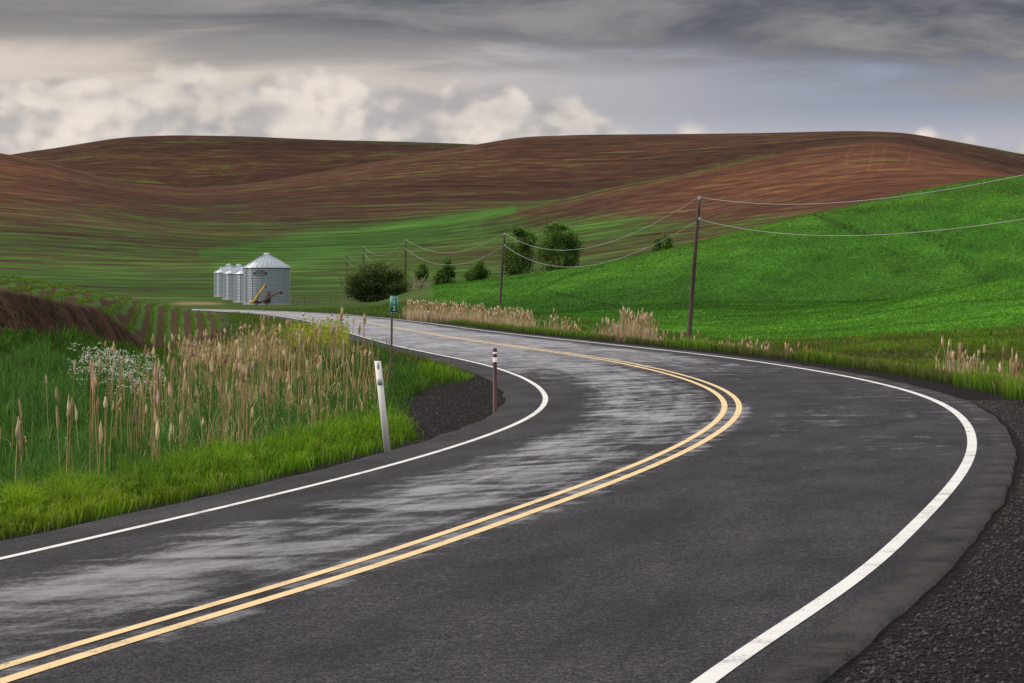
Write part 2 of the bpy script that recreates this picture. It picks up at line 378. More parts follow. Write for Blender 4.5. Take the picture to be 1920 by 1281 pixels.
bp=nt.new('ShaderNodeBump'); bp.inputs['Strength'].default_value=.5; bp.inputs['Distance'].default_value=.012
nt.l.new(fine,bp.inputs['Height']); nt.l.new(bp.outputs[0],b.inputs['Normal'])
gl=nt.new('ShaderNodeBsdfGlossy'); gl.inputs['Color'].default_value=(.97,.95,.98,1); gl.inputs['Roughness'].default_value=.30
fr_=nt.new('ShaderNodeFresnel'); fr_.inputs[0].default_value=1.9
mxs=nt.new('ShaderNodeMixShader'); nt.l.new(nt.math('MULTIPLY',wet,fr_.outputs[0]),mxs.inputs[0])
nt.l.new(b.outputs[0],mxs.inputs[1]); nt.l.new(gl.outputs[0],mxs.inputs[2]); nt.l.new(mxs.outputs[0],am.node_tree.nodes['Material Output'].inputs[0])
strip('asphalt_road',[EL,EL,-3.6,-2.4,-1.2,0,1.25,2.5,3.75,ER,ER],0,am,-55,350,jit=.09,lip=.12)
def paint(name,col,wear):
    m,nt,b=newmat(name)
    geo=nt.new('ShaderNodeNewGeometry').outputs['Position']
    a=nt.noise(geo,45,4,.8); a2=nt.noise(geo,2.0,5,.65)
    f=nt.mr(nt.math('ADD',a,nt.math('MULTIPLY',a2,.8)),.68-wear,.92-wear)
    c=nt.mix(f,tuple(x*.25 for x in col),col)
    nt.l.new(c,b.inputs['Base Color']); b.inputs['Roughness'].default_value=.55
    bp=nt.new('ShaderNodeBump'); bp.inputs['Strength'].default_value=.4; bp.inputs['Distance'].default_value=.01
    nt.l.new(a,bp.inputs['Height']); nt.l.new(bp.outputs[0],b.inputs['Normal'])
    return m
yel=paint('yellow_paint',(.72,.51,.25),.04); whi=paint('white_paint',(.66,.64,.62),.03)
mk_=bpy.data.objects.new('road_markings',None); link(mk_)
for nm,o,w,mt in (('centre_line_a',-.13,.105,yel),('centre_line_b',.13,.105,yel),('edge_line_inner',-3.6,.11,whi),('edge_line_outer',3.75,.125,whi)):
    ob=strip(nm,[o-w/2,o+w/2],.005,mt,-50,349); ob.parent=mk_

# ---------------------------------------------------------------- vegetation builders
fol=foliage_mat('foliage',.35); dry=foliage_mat('dry_stalks',.15,.8)
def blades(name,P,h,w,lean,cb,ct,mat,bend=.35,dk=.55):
    n=len(P); az=rng.uniform(0,2*np.pi,n); d=np.stack([np.cos(az),np.sin(az)],1)
    ra=rng.uniform(0,2*np.pi,n); r=np.stack([np.cos(ra),np.sin(ra)*.35],1)*(w/2)[:,None]
    V=np.zeros((n,5,3)); base=P
    V[:,0]=base; V[:,1]=base; V[:,0,:2]-=r; V[:,1,:2]+=r; V[:,0,2]-=.03; V[:,1,2]-=.03
    mid=base.copy(); mid[:,:2]+=d*(lean*h*.35)[:,None]; mid[:,2]+=h*.6
    V[:,2]=mid; V[:,3]=mid; V[:,2,:2]-=r*.75; V[:,3,:2]+=r*.75
    tip=base.copy(); tip[:,:2]+=d*(lean*h)[:,None]; tip[:,2]+=h*(1-bend*lean)
    V[:,4]=tip
    i=np.arange(n)*5
    q=np.stack([i,i+1,i+3,i+2],1); t=np.stack([i+2,i+3,i+4],1)
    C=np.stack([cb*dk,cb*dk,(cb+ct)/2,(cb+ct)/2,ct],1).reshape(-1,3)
    return mesh_np(name,V.reshape(-1,3),[q,t],[mat],np.clip(C,.003,1))
def scatter(n,Da,Db,xa,xb,p=1.0):
    u=rng.uniform(0,1,n); Dv=(Da**p+(Db**p-Da**p)*u)**(1/p)
    lo=xa(Dv);hi=xb(Dv); Xv=lo+(hi-lo)*rng.uniform(0,1,n)
    return Xv,Dv
xc=lambda D: np.interp(D,Dg,Xg)
def pts(Xv,Dv): return np.stack([Xv,Dv,ground(Xv,Dv)],1)
def gcol(n,c,v=.25):
    c=np.array(c)[None,:]*np.ones((n,1)); return c*(1+rng.normal(0,v,(n,1)))*(1+rng.normal(0,.08,(n,3)))
# left grass
Xv,Dv=scatter(210000,14,140,lambda D:-.235*D-1.5,lambda D:xc(D)-4.6,.6)
tk=rng.uniform(0,1,len(Xv))<.45; cx_=np.round(Xv/.55)*.55; cy_=np.round(Dv/.7)*.7
jx=(vn(cx_*7,cy_*5,1,90)-.5)*.5; jy=(vn(cx_*5,cy_*7,1,91)-.5)*.6
Xv=np.where(tk,cx_+jx+(Xv-cx_)*.35,Xv); Dv=np.where(tk,cy_+jy+(Dv-cy_)*.35,Dv)
o=roff(Xv,Dv)
keep=(o<EL-gwl(Dv)+.08+rng.normal(0,.14,len(o)))
z,u,xi,_=ground(Xv,Dv,True)
soilk=(u>2.97)&(u<4.9)&(xi<425)
keep&=~(soilk&(rng.uniform(0,1,len(o))<.985))
keep&=~((u>=4.0)&(xi<410))
Xv,Dv,o,z,xi,tk=Xv[keep],Dv[keep],o[keep],z[keep],xi[keep],tk[keep]; n=len(Xv)
P=np.stack([Xv,Dv,z],1)
patch=vn(Xv,Dv,2.2,50); p2=vn(Xv,Dv,.7,53); edge=sstep(-5.9,-4.8,o)
h=(.10+.34*patch+.26*p2*p2+.14*rng.uniform(0,1,n)+np.where(tk,.12,0))*(1-.6*edge); h*=np.where(Dv>75,.9,1)
lush=np.clip(sstep(-7.0,-5.2,o)*.85+(patch-.5)*.8,0,1)[:,None]
cb=gcol(n,(.034,.095,.009),.2)*(1-lush)+gcol(n,(.080,.18,.009),.2)*lush
ct=gcol(n,(.070,.19,.012),.3)*(1-lush)+gcol(n,(.20,.35,.014),.25)*lush
lime=(sstep(-5.9,-5.1,o)*sstep(34,24,Dv))[:,None]
ct=ct*(1-lime)+gcol(n,(.30,.40,.02),.2)*lime
olive=(sstep(66,80,Dv)*sstep(-11,-8.5,o))[:,None]
cb=cb*(1-olive)+gcol(n,(.05,.075,.012),.2)*olive; ct=ct*(1-olive)+gcol(n,(.11,.105,.018),.25)*olive
dryb=(rng.uniform(0,1,n)<.05)[:,None]
ct=np.where(dryb,gcol(n,(.32,.26,.10)),ct)
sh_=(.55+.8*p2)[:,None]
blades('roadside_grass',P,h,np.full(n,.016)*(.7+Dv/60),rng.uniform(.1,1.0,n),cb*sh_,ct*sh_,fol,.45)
# right verge grass
Xv,Dv=scatter(130000,26,170,lambda D:xc(D)+5.2,lambda D:np.maximum(.235*D+2,xc(D)+13),.7)
o=roff(Xv,Dv); z,u,xi,_=ground(Xv,Dv,True)
keep=(o>ER+1.0+.5*sstep(20,60,80-Dv)+rng.normal(0,.2,len(o)))&((u<3.9)|(xi<1000))&(o<60)
Xv,Dv,o,z=Xv[keep],Dv[keep],o[keep],z[keep]; n=len(Xv); P=np.stack([Xv,Dv,z],1)
patch=vn(Xv,Dv,3,51); p2=vn(Xv,Dv,.9,54); lush=np.clip(sstep(.40,.75,patch),0,1)[:,None]
cb=gcol(n,(.055,.085,.018),.2)*(1-lush)+gcol(n,(.07,.15,.014),.2)*lush
ct=gcol(n,(.16,.17,.035),.3)*(1-lush)+gcol(n,(.19,.31,.02),.25)*lush
dryb=(rng.uniform(0,1,n)<.10)[:,None]; ct=np.where(dryb,gcol(n,(.32,.22,.13)),ct)
sh_=(.7+.6*p2)[:,None]
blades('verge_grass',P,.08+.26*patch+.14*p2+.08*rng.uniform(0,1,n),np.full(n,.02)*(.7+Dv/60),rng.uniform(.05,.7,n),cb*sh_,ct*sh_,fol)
# far verge grass
Xv,Dv=scatter(30000,130,300,lambda D:xc(D)-16,lambda D:xc(D)+22,1)
o=roff(Xv,Dv); z,u,xi,_=ground(Xv,Dv,True)
keep=(np.abs(o)>5.3)&((xi>430))
Xv,Dv,o,z=Xv[keep],Dv[keep],o[keep],z[keep]; n=len(Xv); P=np.stack([Xv,Dv,z],1)
blades('distant_verge_grass',P,rng.uniform(.15,.38,n),np.full(n,.08),rng.uniform(.1,.6,n),gcol(n,(.06,.11,.018)),gcol(n,(.14,.21,.03)),fol,dk=.8)
# standing wheat over the green hill
Xv,Dv=scatter(170000,122,352,lambda D:-.035*D,lambda D:.23*D,1.2)
z,u,xi,off_=ground(Xv,Dv,True)
keep=(u>np.where(xi<1000,5.7,3.8))&(u<7.6)&(xi>812)&(off_>12)
Xv,Dv,z,u,xi=Xv[keep],Dv[keep],z[keep],u[keep],xi[keep]; n=len(Xv)
wc_=wheat_col(Xv,Dv,u,xi,ztoimg(z,Dv))
blades('wheat_field_crop',np.stack([Xv,Dv,z],1),rng.uniform(.05,.16,n),np.full(n,.05)*(.6+Dv/260),rng.uniform(.3,1.0,n),wc_*gcol(n,(1.3,1.25,1.1),.1),wc_*gcol(n,(1.85,1.7,1.4),.16),fol,dk=1.0)
# young crop tufts in rows
Xv,Dv=scatter(60000,70,205,lambda D:-.24*D,lambda D:-.11*D,1)
rw_=np.round((Xv+.13*Dv)/.8)*.8+rng.normal(0,.06,len(Xv)); Xv=rw_-.13*Dv
z,u,xi,_=ground(Xv,Dv,True)
keep=(u>4.05)&(u<5.6)&(xi<410)
Xv,Dv,z=Xv[keep],Dv[keep],z[keep]; n=len(Xv)
blades('young_crop_rows',np.stack([Xv,Dv,z],1),rng.uniform(.06,.15,n),np.full(n,.05),rng.uniform(.2,.9,n),gcol(n,(.07,.15,.015)),gcol(n,(.16,.25,.03)),fol,dk=.8)

def cattails(name,Xv,Dv,h,wscale,headfrac=.6):
    n=len(Xv); P=pts(Xv,Dv)
    ln=rng.normal(0,.07,(n,2))*h[:,None]
    top=P.copy(); top[:,:2]+=ln; top[:,2]+=h
    ang=np.arange(4)*np.pi/2
    ring=np.stack([np.cos(ang),np.sin(ang),0*ang],1)
    r0=.0065*wscale
    A=P[:,None,:]+ring[None]*r0[:,None,None]; B=top[:,None,:]+ring[None]*(r0*.6)[:,None,None]
    A[:,:,2]-=.03
    sv=np.concatenate([A,B],1).reshape(-1,3); i=np.arange(n)[:,None]*8
    qs=np.concatenate([np.stack([i[:,0]+k,i[:,0]+(k+1)%4,i[:,0]+4+(k+1)%4,i[:,0]+4+k],1) for k in range(4)])
    sc=np.repeat(gcol(n,(.42,.30,.14),.2),8,0)
    hm=rng.uniform(0,1,n)<headfrac; hp=top[hm]; m=len(hp); ax=np.concatenate([ln[hm],h[hm][:,None]],1); ax/=np.linalg.norm(ax,axis=1,keepdims=True)
    L=rng.uniform(.14,.32,m); R=rng.uniform(.010,.023,m)*wscale[hm]
    prof=[(-.5,.35),(-.35,1),(.0,1.1),(.3,.8),(.5,.35),(.62,.1)]
    np_=len(prof)
    a5=np.arange(5)*2*np.pi/5; ring5=np.stack([np.cos(a5),np.sin(a5),0*a5],1)
    hv=[]
    for t,rr in prof:
        c=hp+ax*(L*t)[:,None]+rng.normal(0,.003,(m,3)); jj=rng.uniform(.55,1.45,(m,5,1))
        hv.append(c[:,None,:]+ring5[None]*(R*rr)[:,None,None]*jj)
    hv=np.stack(hv,1).reshape(-1,3); st=5*np_; i=np.arange(m)*st+len(sv)
    hq=np.concatenate([np.stack([i+r*5+k,i+r*5+(k+1)%5,i+(r+1)*5+(k+1)%5,i+(r+1)*5+k],1) for r in range(np_-1) for k in range(5)])
    fl=(rng.uniform(0,1,m)**.6)[:,None]
    hcb=gcol(m,(.25,.15,.07),.2)*(1-fl)+gcol(m,(.74,.57,.36),.12)*fl
    hc=np.repeat(hcb,st,0)*(1+rng.normal(0,.12,(m*st,1)))
    return mesh_np(name,np.concatenate([sv,hv]),[qs,hq],[dry],np.clip(np.concatenate([sc,hc]),.01,1))
def dryleaves(name,Xv,Dv,h,w,c1=(.42,.32,.13),c2=(.64,.51,.26),lean=(.05,.6)):
    n=len(Xv)
    return blades(name,pts(Xv,Dv),h,w,rng.uniform(*lean,n),gcol(n,c1),gcol(n,c2),dry,.7)
def marsh(n,Da,Db,oa,ob,p=1):
    u=rng.uniform(0,1,n); Dv=Da+(Db-Da)*u**p; ov=rng.uniform(oa,ob,n)
    return xc(Dv)+ov,Dv
def clump(Xv,Dv,seed,th,s=2.5,xlo=150,xhi=330,pl=.2):
    xi=960+F*Xv/Dv; pr=pl+(1-pl)*sstep(xlo,xhi,xi)
    k=(vn(Xv,Dv,s,seed)>th)&(rng.uniform(0,1,len(Xv))<pr); return Xv[k],Dv[k]
Xa,Da_=clump(*marsh(560,38,80,-13.5,-7.4),60,.40,1.8,120,330,.25)
Xb,Db_=clump(*marsh(300,86,120,-12.5,-8.8),63,.42,2.0,0,1,1)
Xc_,Dc_=marsh(26,28,38,-10.5,-6.4)
Xl=np.concatenate([Xa,Xb,Xc_]);Dl_=np.concatenate([Da_,Db_,Dc_]); n=len(Xl)
hh=rng.uniform(.9,1.8,n)*np.where(Dl_>80,.85,1.0)
cattails('cattails',Xl,Dl_,hh,np.full(n,1.15)*(.75+Dl_/100),.66)
Xd,Dd=clump(*marsh(6400,40,82,-13.5,-7.2),60,.46,1.8,230,420,.08)
dryleaves('dry_reed_leaves',Xd,Dd,rng.uniform(.3,1.15,len(Xd)),np.full(len(Xd),.013)*(.6+Dd/60))
Xd,Dd=clump(*marsh(3400,88,122,-12.5,-9),63,.42,2.0,0,1,1)
dryleaves('dry_reed_leaves',Xd,Dd,rng.uniform(.5,1.2,len(Xd)),np.full(len(Xd),.022)*(.5+Dd/80))
Xd,Dd=marsh(46000,25,84,-17,-6.4); k=(vn(Xd,Dd,1.6,61)>.36)&(rng.uniform(0,1,len(Xd))<np.where(roff(Xd,Dd)<-7.8,1,.35)); Xd,Dd=Xd[k],Dd[k]; n=len(Xd)
hl=rng.uniform(.45,1.2,n)*(.35+.85*vn(Xd,Dd,1.3,62)); tn=(.6+.8*vn(Xd,Dd,.8,64))[:,None]
blades('cattail_leaves',pts(Xd,Dd),hl,np.full(n,.017)*(.7+Dd/80),rng.uniform(.02,.6,n),gcol(n,(.032,.095,.016))*tn,gcol(n,(.105,.23,.045),.3)*tn,fol,.5,.4)
Xs=[];Ds=[];Hs=[]
for (x0,x1,D0,D1,n_,h0,h1) in [(765,1000,150,185,520,.9,1.5),(1030,1092,132,142,50,.9,1.4),(1122,1165,118,126,36,1.0,1.4),(1165,1228,104,112,120,1.0,1.5),(1228,1330,108,116,30,.8,1.3),(1345,1445,98,106,64,.7,1.2),(1470,1525,95,100,20,.7,1.1),(1776,1850,64,69,60,.85,1.35),(1878,1912,60,64,16,.85,1.35)]:
    f=rng.uniform(0,1,n_); Dv=D0+(D1-D0)*rng.uniform(0,1,n_)
    if D0>=150: Dv=rng.uniform(D0,D1,n_)+ (1-f)*35
    Xs.append((x0+(x1-x0)*f-960)/F*Dv);Ds.append(Dv);Hs.append(rng.uniform(h0,h1,n_))
Xr=np.concatenate(Xs);Dr_=np.concatenate(Ds);Hr=np.concatenate(Hs)
cattails('cattails',Xr,Dr_,Hr,np.full(len(Xr),1.2)*(.7+Dr_/110))
rep=np.repeat(np.arange(len(Xr)),5); Xd=Xr[rep]+rng.normal(0,.25,len(rep)); Dd=Dr_[rep]+rng.normal(0,.3,len(rep))
dryleaves('dry_reed_leaves',Xd,Dd,Hr[rep]*rng.uniform(.4,1.0,len(rep)),np.full(len(rep),.018)*(.7+Dd/70),(.45,.33,.20),(.74,.57,.38),(.05,.35))

# ---------------------------------------------------------------- leafy plants
def leaves(name,P,size,cols,mat,parent=None,add=True):
    n=len(P); a=rng.normal(0,1,(n,3)); a/=np.linalg.norm(a,axis=1,keepdims=True)
    b_=rng.normal(0,1,(n,3)); b_-=(b_*a).sum(1,keepdims=True)*a; b_/=np.linalg.norm(b_,axis=1,keepdims=True)
    s=size[:,None]; V=np.stack([P-a*s,P+b_*s*.5,P+a*s,P-b_*s*.5],1).reshape(-1,3)
    i=np.arange(n)*4; q=np.stack([i,i+1,i+2,i+3],1)
    return mesh_np(name,V,[q],[mat],np.repeat(np.clip(cols,.003,1),4,0),add=add)
def tube(points,radii,sides=7):
    V=[];Fc=[]
    for i,(p,r) in enumerate(zip(points,radii)):
        p=np.array(p,float); t=np.array(points[min(i+1,len(points)-1)],float)-np.array(points[max(i-1,0)],float); t/=np.linalg.norm(t)+1e-9
        ref=np.array([0,1,0.]) if abs(t[1])<.9 else np.array([1.,0,0]); a=np.cross(t,ref);a/=np.linalg.norm(a); c=np.cross(t,a)
        for k in range(sides):
            th=2*math.pi*k/sides; V.append(p+r*(math.cos(th)*a+math.sin(th)*c))
    for i in range(len(points)-1):
        for k in range(sides): Fc.append((i*sides+k,i*sides+(k+1)%sides,(i+1)*sides+(k+1)%sides,(i+1)*sides+k))
    return np.array(V),np.array(Fc)
class Parts:
    def __init__(s): s.v=[];s.f4=[];s.m4=[];s.n=0;s.cap=[]
    def add(s,V,Fq,m=0):
        s.v.append(np.asarray(V,float)); s.f4.append(np.asarray(Fq)+s.n); s.m4+= [m]*len(Fq); s.n+=len(V)
    def tube(s,p,r,m=0,sides=8,cap=True):
        V,f=tube(p,r,sides); st=s.n; s.add(V,f,m)
        if cap:
            for pi in (0,len(p)-1):
                base=st+pi*sides; ci=s.n; s.v.append(np.array([p[pi]],float)); s.n+=1
                s.cap+= [(base+k,base+(k+1)%sides,ci,m) for k in range(sides)]
    def box(s,c,d,m=0,rot=0):
        c=np.array(c,float); d=np.array(d,float)/2
        v=np.array([(x,y,z) for x in(-1,1) for y in(-1,1) for z in(-1,1)],float)*d
        cr,sr=math.cos(rot),math.sin(rot); v=np.stack([v[:,0]*cr-v[:,1]*sr,v[:,0]*sr+v[:,1]*cr,v[:,2]],1)+c
        s.add(v,[(0,1,3,2),(4,6,7,5),(0,4,5,1),(2,3,7,6),(0,2,6,4),(1,5,7,3)],m)
    def make(s,name,mats,smooth=False,add=True):
        fl=[np.concatenate(s.f4)]; mi=list(s.m4)
        if s.cap:
            fl.append(np.array([c[:3] for c in s.cap])); mi+=[c[3] for c in s.cap]
        return mesh_np(name,np.concatenate(s.v),fl,mats,smooth=smooth,midx=mi,add=add)
bark=simple('bark',(.09,.065,.045),.9)
def zg1(X_,D_): return float(ground(np.array([float(X_)]),np.array([float(D_)]))[0])
def tree(name,x,D,ytop,wpx,blobs,nleaf,c1,c2,lsize,trunk=.12,seed=1):
    r=np.random.default_rng(seed)
    X0=(x-960)/F*D; zt=HC-(ytop-YH)/F*D
    zb=zg1(X0,D)-.1
    H=zt-zb; W=wpx/F*D
    root=bpy.data.objects.new(name,None); root.location=(X0,D,zb); link(root)
    pr=Parts(); lean=r.normal(0,.03)
    hts=np.linspace(0,.85,6)
    pr.tube([(lean*H*t+.1*math.sin(t*9),0,H*t) for t in hts],[trunk*(1.05-t) for t in hts])
    Pl=[];Cl=[]
    for bi,(bx,bz,rx,rz,wt) in enumerate(blobs):
        cx,cz=bx*W,bz*H; cy=r.uniform(-.25,.25)*W*.5
        pr.tube([(lean*H*.3,0,H*max(.08,bz-.35)),(cx*.5,cy*.5,H*max(.15,bz-.15)),(cx,cy,cz)],[trunk*.5,trunk*.3,trunk*.1],cap=False,sides=5)
        n=int(nleaf*wt)
        nc_=max(6,int(18*wt*len(blobs)/2)); d=r.normal(0,1,(nc_,3)); d/=np.linalg.norm(d,axis=1,keepdims=True); d*=r.uniform(.35,1.0,(nc_,1))**.6
        cc=np.stack([cx+d[:,0]*rx*W,cy+d[:,1]*rx*W,cz+d[:,2]*rz*H],1)
        ci=r.integers(0,nc_,n); sc=np.array([rx*W,rx*W,rz*H])*.26
        p=cc[ci]+r.normal(0,1,(n,3))*sc
        tone=(.55+.9*r.uniform(0,1,nc_))[ci]
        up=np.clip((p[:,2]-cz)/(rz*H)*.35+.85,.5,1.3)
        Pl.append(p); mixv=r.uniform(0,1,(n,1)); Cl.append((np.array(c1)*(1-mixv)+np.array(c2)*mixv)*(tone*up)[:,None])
    P=np.concatenate(Pl); C=np.concatenate(Cl); P[:,2]=np.maximum(P[:,2],.1)
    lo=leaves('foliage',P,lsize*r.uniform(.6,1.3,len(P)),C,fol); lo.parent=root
    t=pr.make('trunk_and_limbs',[bark],True); t.parent=root
g1=(.055,.11,.020); g2=(.13,.22,.040)
tree('poplar_tree',974,455,422,56,[(0,.45,.44,.30,.3),(-.1,.62,.44,.22,.25),(.1,.78,.38,.16,.22),(.05,.91,.24,.08,.12),(-.25,.35,.28,.22,.11)],10000,g1,g2,.18,.2,3)
tree('poplar_tree',1048,450,416,74,[(0,.42,.44,.30,.3),(.05,.60,.46,.20,.27),(0,.78,.38,.14,.2),(-.08,.92,.24,.07,.08),(.28,.48,.24,.22,.15)],13000,g1,g2,.18,.22,4)
tree('willow_bush',707,345,490,112,[(0,.5,.40,.36,.4),(-.28,.36,.24,.30,.25),(.28,.42,.24,.34,.25),(.05,.72,.3,.22,.2),(.0,.2,.46,.16,.2)],13000,(.030,.055,.014),(.10,.14,.032),.14,.15,5)
tree('young_tree',789,400,491,28,[(0,.55,.42,.3,.6),(.05,.8,.25,.16,.4)],2200,g1,g2,.2,.1,6)
tree('young_tree',835,420,487,42,[(0,.5,.42,.3,.6),(.15,.75,.28,.2,.4),(-.25,.4,.2,.2,.2)],3000,g1,g2,.2,.1,7)
tree('young_tree',893,430,485,48,[(0,.5,.36,.28,.5),(.2,.72,.28,.22,.4),(-.28,.42,.2,.2,.2)],3200,g1,g2,.2,.1,8)
tree('round_tree',1243,440,439,44,[(0,.62,.40,.3,.6),(.15,.75,.3,.22,.3),(-.25,.55,.25,.25,.3)],3600,g1,(.12,.20,.04),.18,.12,9)
tree('shrub',690,470,548,40,[(0,.5,.45,.4,1)],900,g1,g2,.2,.06,10)
pr=Parts(); r=np.random.default_rng(4); bx,bd,_b=WP(782,566,352); bz=zg1(bx,bd)
for i in range(22):
    a=r.uniform(-1.1,1.1); L=r.uniform(1.2,2.6)
    p0=(bx+r.normal(0,.4),bd+r.normal(0,.5),bz); p1=(p0[0]+math.sin(a)*L*.5,p0[1],bz+math.cos(a)*L*.5); p2=(p0[0]+math.sin(a)*L*1.1,p0[1]+r.normal(0,.3),bz+math.cos(a)*L)
    pr.tube([p0,p1,p2],[.06,.045,.02],sides=4,cap=False)
pr.make('dead_shrub',[simple('dead_wood',(.33,.27,.2),.9)])

def weed_patch(name,x0,x1,D0,D1,n,hmax,c1,c2,size,th=.3,umax=99,zoff=0):
    Dv=rng.uniform(D0,D1,n); xi=rng.uniform(x0,x1,n); Xv=(xi-960)/F*Dv
    _,u,_,_=ground(Xv,Dv,True)
    k=(vn(Xv,Dv,1.3,70)>th)&(u<umax)&(roff(Xv,Dv)<-5.6); Xv,Dv=Xv[k],Dv[k]; n=len(Xv)
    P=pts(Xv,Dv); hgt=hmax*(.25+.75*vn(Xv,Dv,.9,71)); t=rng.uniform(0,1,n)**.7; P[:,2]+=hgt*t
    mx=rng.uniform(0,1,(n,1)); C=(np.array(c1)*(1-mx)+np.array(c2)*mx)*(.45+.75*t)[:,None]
    return leaves(name,P,np.full(n,size)*rng.uniform(.5,1.3,n),C,fol)
weed_patch('bank_weeds',135,310,60,74,10000,.85,(.035,.08,.02),(.10,.19,.035),.05,.3,3.1)
weed_patch('bank_weeds',0,420,52,110,5000,.4,(.03,.075,.015),(.10,.20,.03),.055,.5,2.95)
weed_patch('bank_weeds',300,430,105,150,1500,.6,(.02,.045,.015),(.05,.10,.025),.08,.4,3.9)
weed_patch('yellow_green_bush',540,655,92,104,7500,1.5,(.19,.24,.025),(.40,.42,.05),.05,.2)
weed_patch('yellow_green_bush',420,540,95,120,5000,1.2,(.08,.15,.02),(.22,.28,.035),.06,.2)
NF=460
Dv=rng.uniform(60,71,NF); xi=np.clip(np.where(rng.uniform(0,1,NF)<.7,rng.normal(225,42,NF),rng.normal(190,30,NF)),130,315); Xv=(xi-960)/F*Dv; P=pts(Xv,Dv); top=P.copy(); top[:,2]+=rng.uniform(.35,1.3,NF)
rep=np.repeat(np.arange(NF),6); Pf=top[rep]+rng.normal(0,1,(len(rep),3))*[.05,.05,.025]
leaves('white_wildflowers',Pf,rng.uniform(.012,.030,len(rep)),gcol(len(rep),(.78,.78,.68),.08),fol)
blades('wildflower_stems',P,top[:,2]-P[:,2],np.full(NF,.012),np.full(NF,.02),gcol(NF,(.05,.12,.02)),gcol(NF,(.08,.16,.03)),fol)
Dv=rng.uniform(104,118,90); Xv=(rng.uniform(335,400,90)-960)/F*Dv; P=pts(Xv,Dv); P[:,2]+=rng.uniform(.2,.7,90)
rep=np.repeat(np.arange(90),4); leaves('white_wildflowers',P[rep]+rng.normal(0,.05,(360,3)),np.full(360,.03),gcol(360,(.7,.7,.64),.08),fol)

# ---------------------------------------------------------------- gravel stones
dry2,nt,b=newmat('stone'); nt.l.new(nt.attr('Col')[0],b.inputs['Base Color']); b.inputs['Roughness'].default_value=.8; b.inputs['Specular IOR Level'].default_value=.3
def stones(name,n,fn,smin,smax,colr):
    Xv,Dv=fn(n); P=pts(Xv,Dv); s=smin+(smax-smin)*rng.uniform(0,1,len(P))**2.5
    o6=np.array([(1,0,0),(-1,0,0),(0,1,0),(0,-1,0),(0,0,.7),(0,0,-.7)],float)
    V=P[:,None,:]+o6[None]*s[:,None,None]*rng.uniform(.6,1.3,(len(P),6,1)); V[:,:,2]+=s[:,None]*.15
    t=np.array([(0,2,4),(2,1,4),(1,3,4),(3,0,4),(2,0,5),(1,2,5),(3,1,5),(0,3,5)])
    Fc=(np.arange(len(P))[:,None,None]*6+t[None]).reshape(-1,3)
    C=np.repeat(np.clip(gcol(len(P),colr,.6),.006,.4),6,0)
    return mesh_np(name,V.reshape(-1,3),[Fc],[dry2],C)
def fr(n):
    Dv=rng.uniform(9,48,n)**1.0; ov=ER+.10+np.abs(rng.normal(0,.75,n)); return xc(Dv)+ov/np.interp(Dv,Dg,Cos),Dv
stones('gravel',34000,fr,.004,.022,(.033,.027,.025))
def fl_(n):
    Dv=rng.uniform(34,78,n); ov=EL-.1-rng.uniform(0,1,n)*2.6; k=-ov<(-EL+gwl(Dv)); return (xc(Dv)+ov)[k],Dv[k]
stones('gravel',9000,fl_,.008,.028,(.034,.028,.026))

# ---------------------------------------------------------------- grain bins
zinc,nt,b=newmat('galvanised_steel')
ob_=nt.new('ShaderNodeTexCoord').outputs['Object']; sx,sy,sz=nt.sep(ob_)
cor=nt.math('SINE',nt.math('MULTIPLY',sz,2*math.pi/.28)); pan=nt.mr(nt.math('ABSOLUTE',nt.math('SUBTRACT',nt.math('FRACT',nt.math('DIVIDE',sz,1.12)),.5)),.44,.5)
nn=nt.noise(nt.scale(ob_,(1,1,.25)),1.2,5)
c=nt.mix(nn,(.22,.26,.31),(.34,.39,.44)); c=nt.mix(nt.math('MULTIPLY',pan,.45),c,(.12,.14,.17)); c=nt.mix(nt.mr(cor,-1,1,0,.22),c,(.14,.165,.20))
nt.l.new(c,b.inputs['Base Color']); b.inputs['Metallic'].default_value=.35; b.inputs['Roughness'].default_value=.5
roofm=simple('galvanised_roof',(.42,.46,.51),.45,.3,.08,3)
darkm=simple('dark_steel',(.05,.055,.06),.6)
concm=simple('concrete',(.28,.26,.24),.9)
def text(name,s,size,mat,loc,rot,ext=.004):
    cu=bpy.data.curves.new(name,'FONT'); cu.body=s; cu.size=size; cu.align_x='CENTER'; cu.align_y='CENTER'; cu.extrude=ext
    o=bpy.data.objects.new(name,cu); cu.materials.append(mat); o.location=loc; o.rotation_euler=rot; link(o); return o
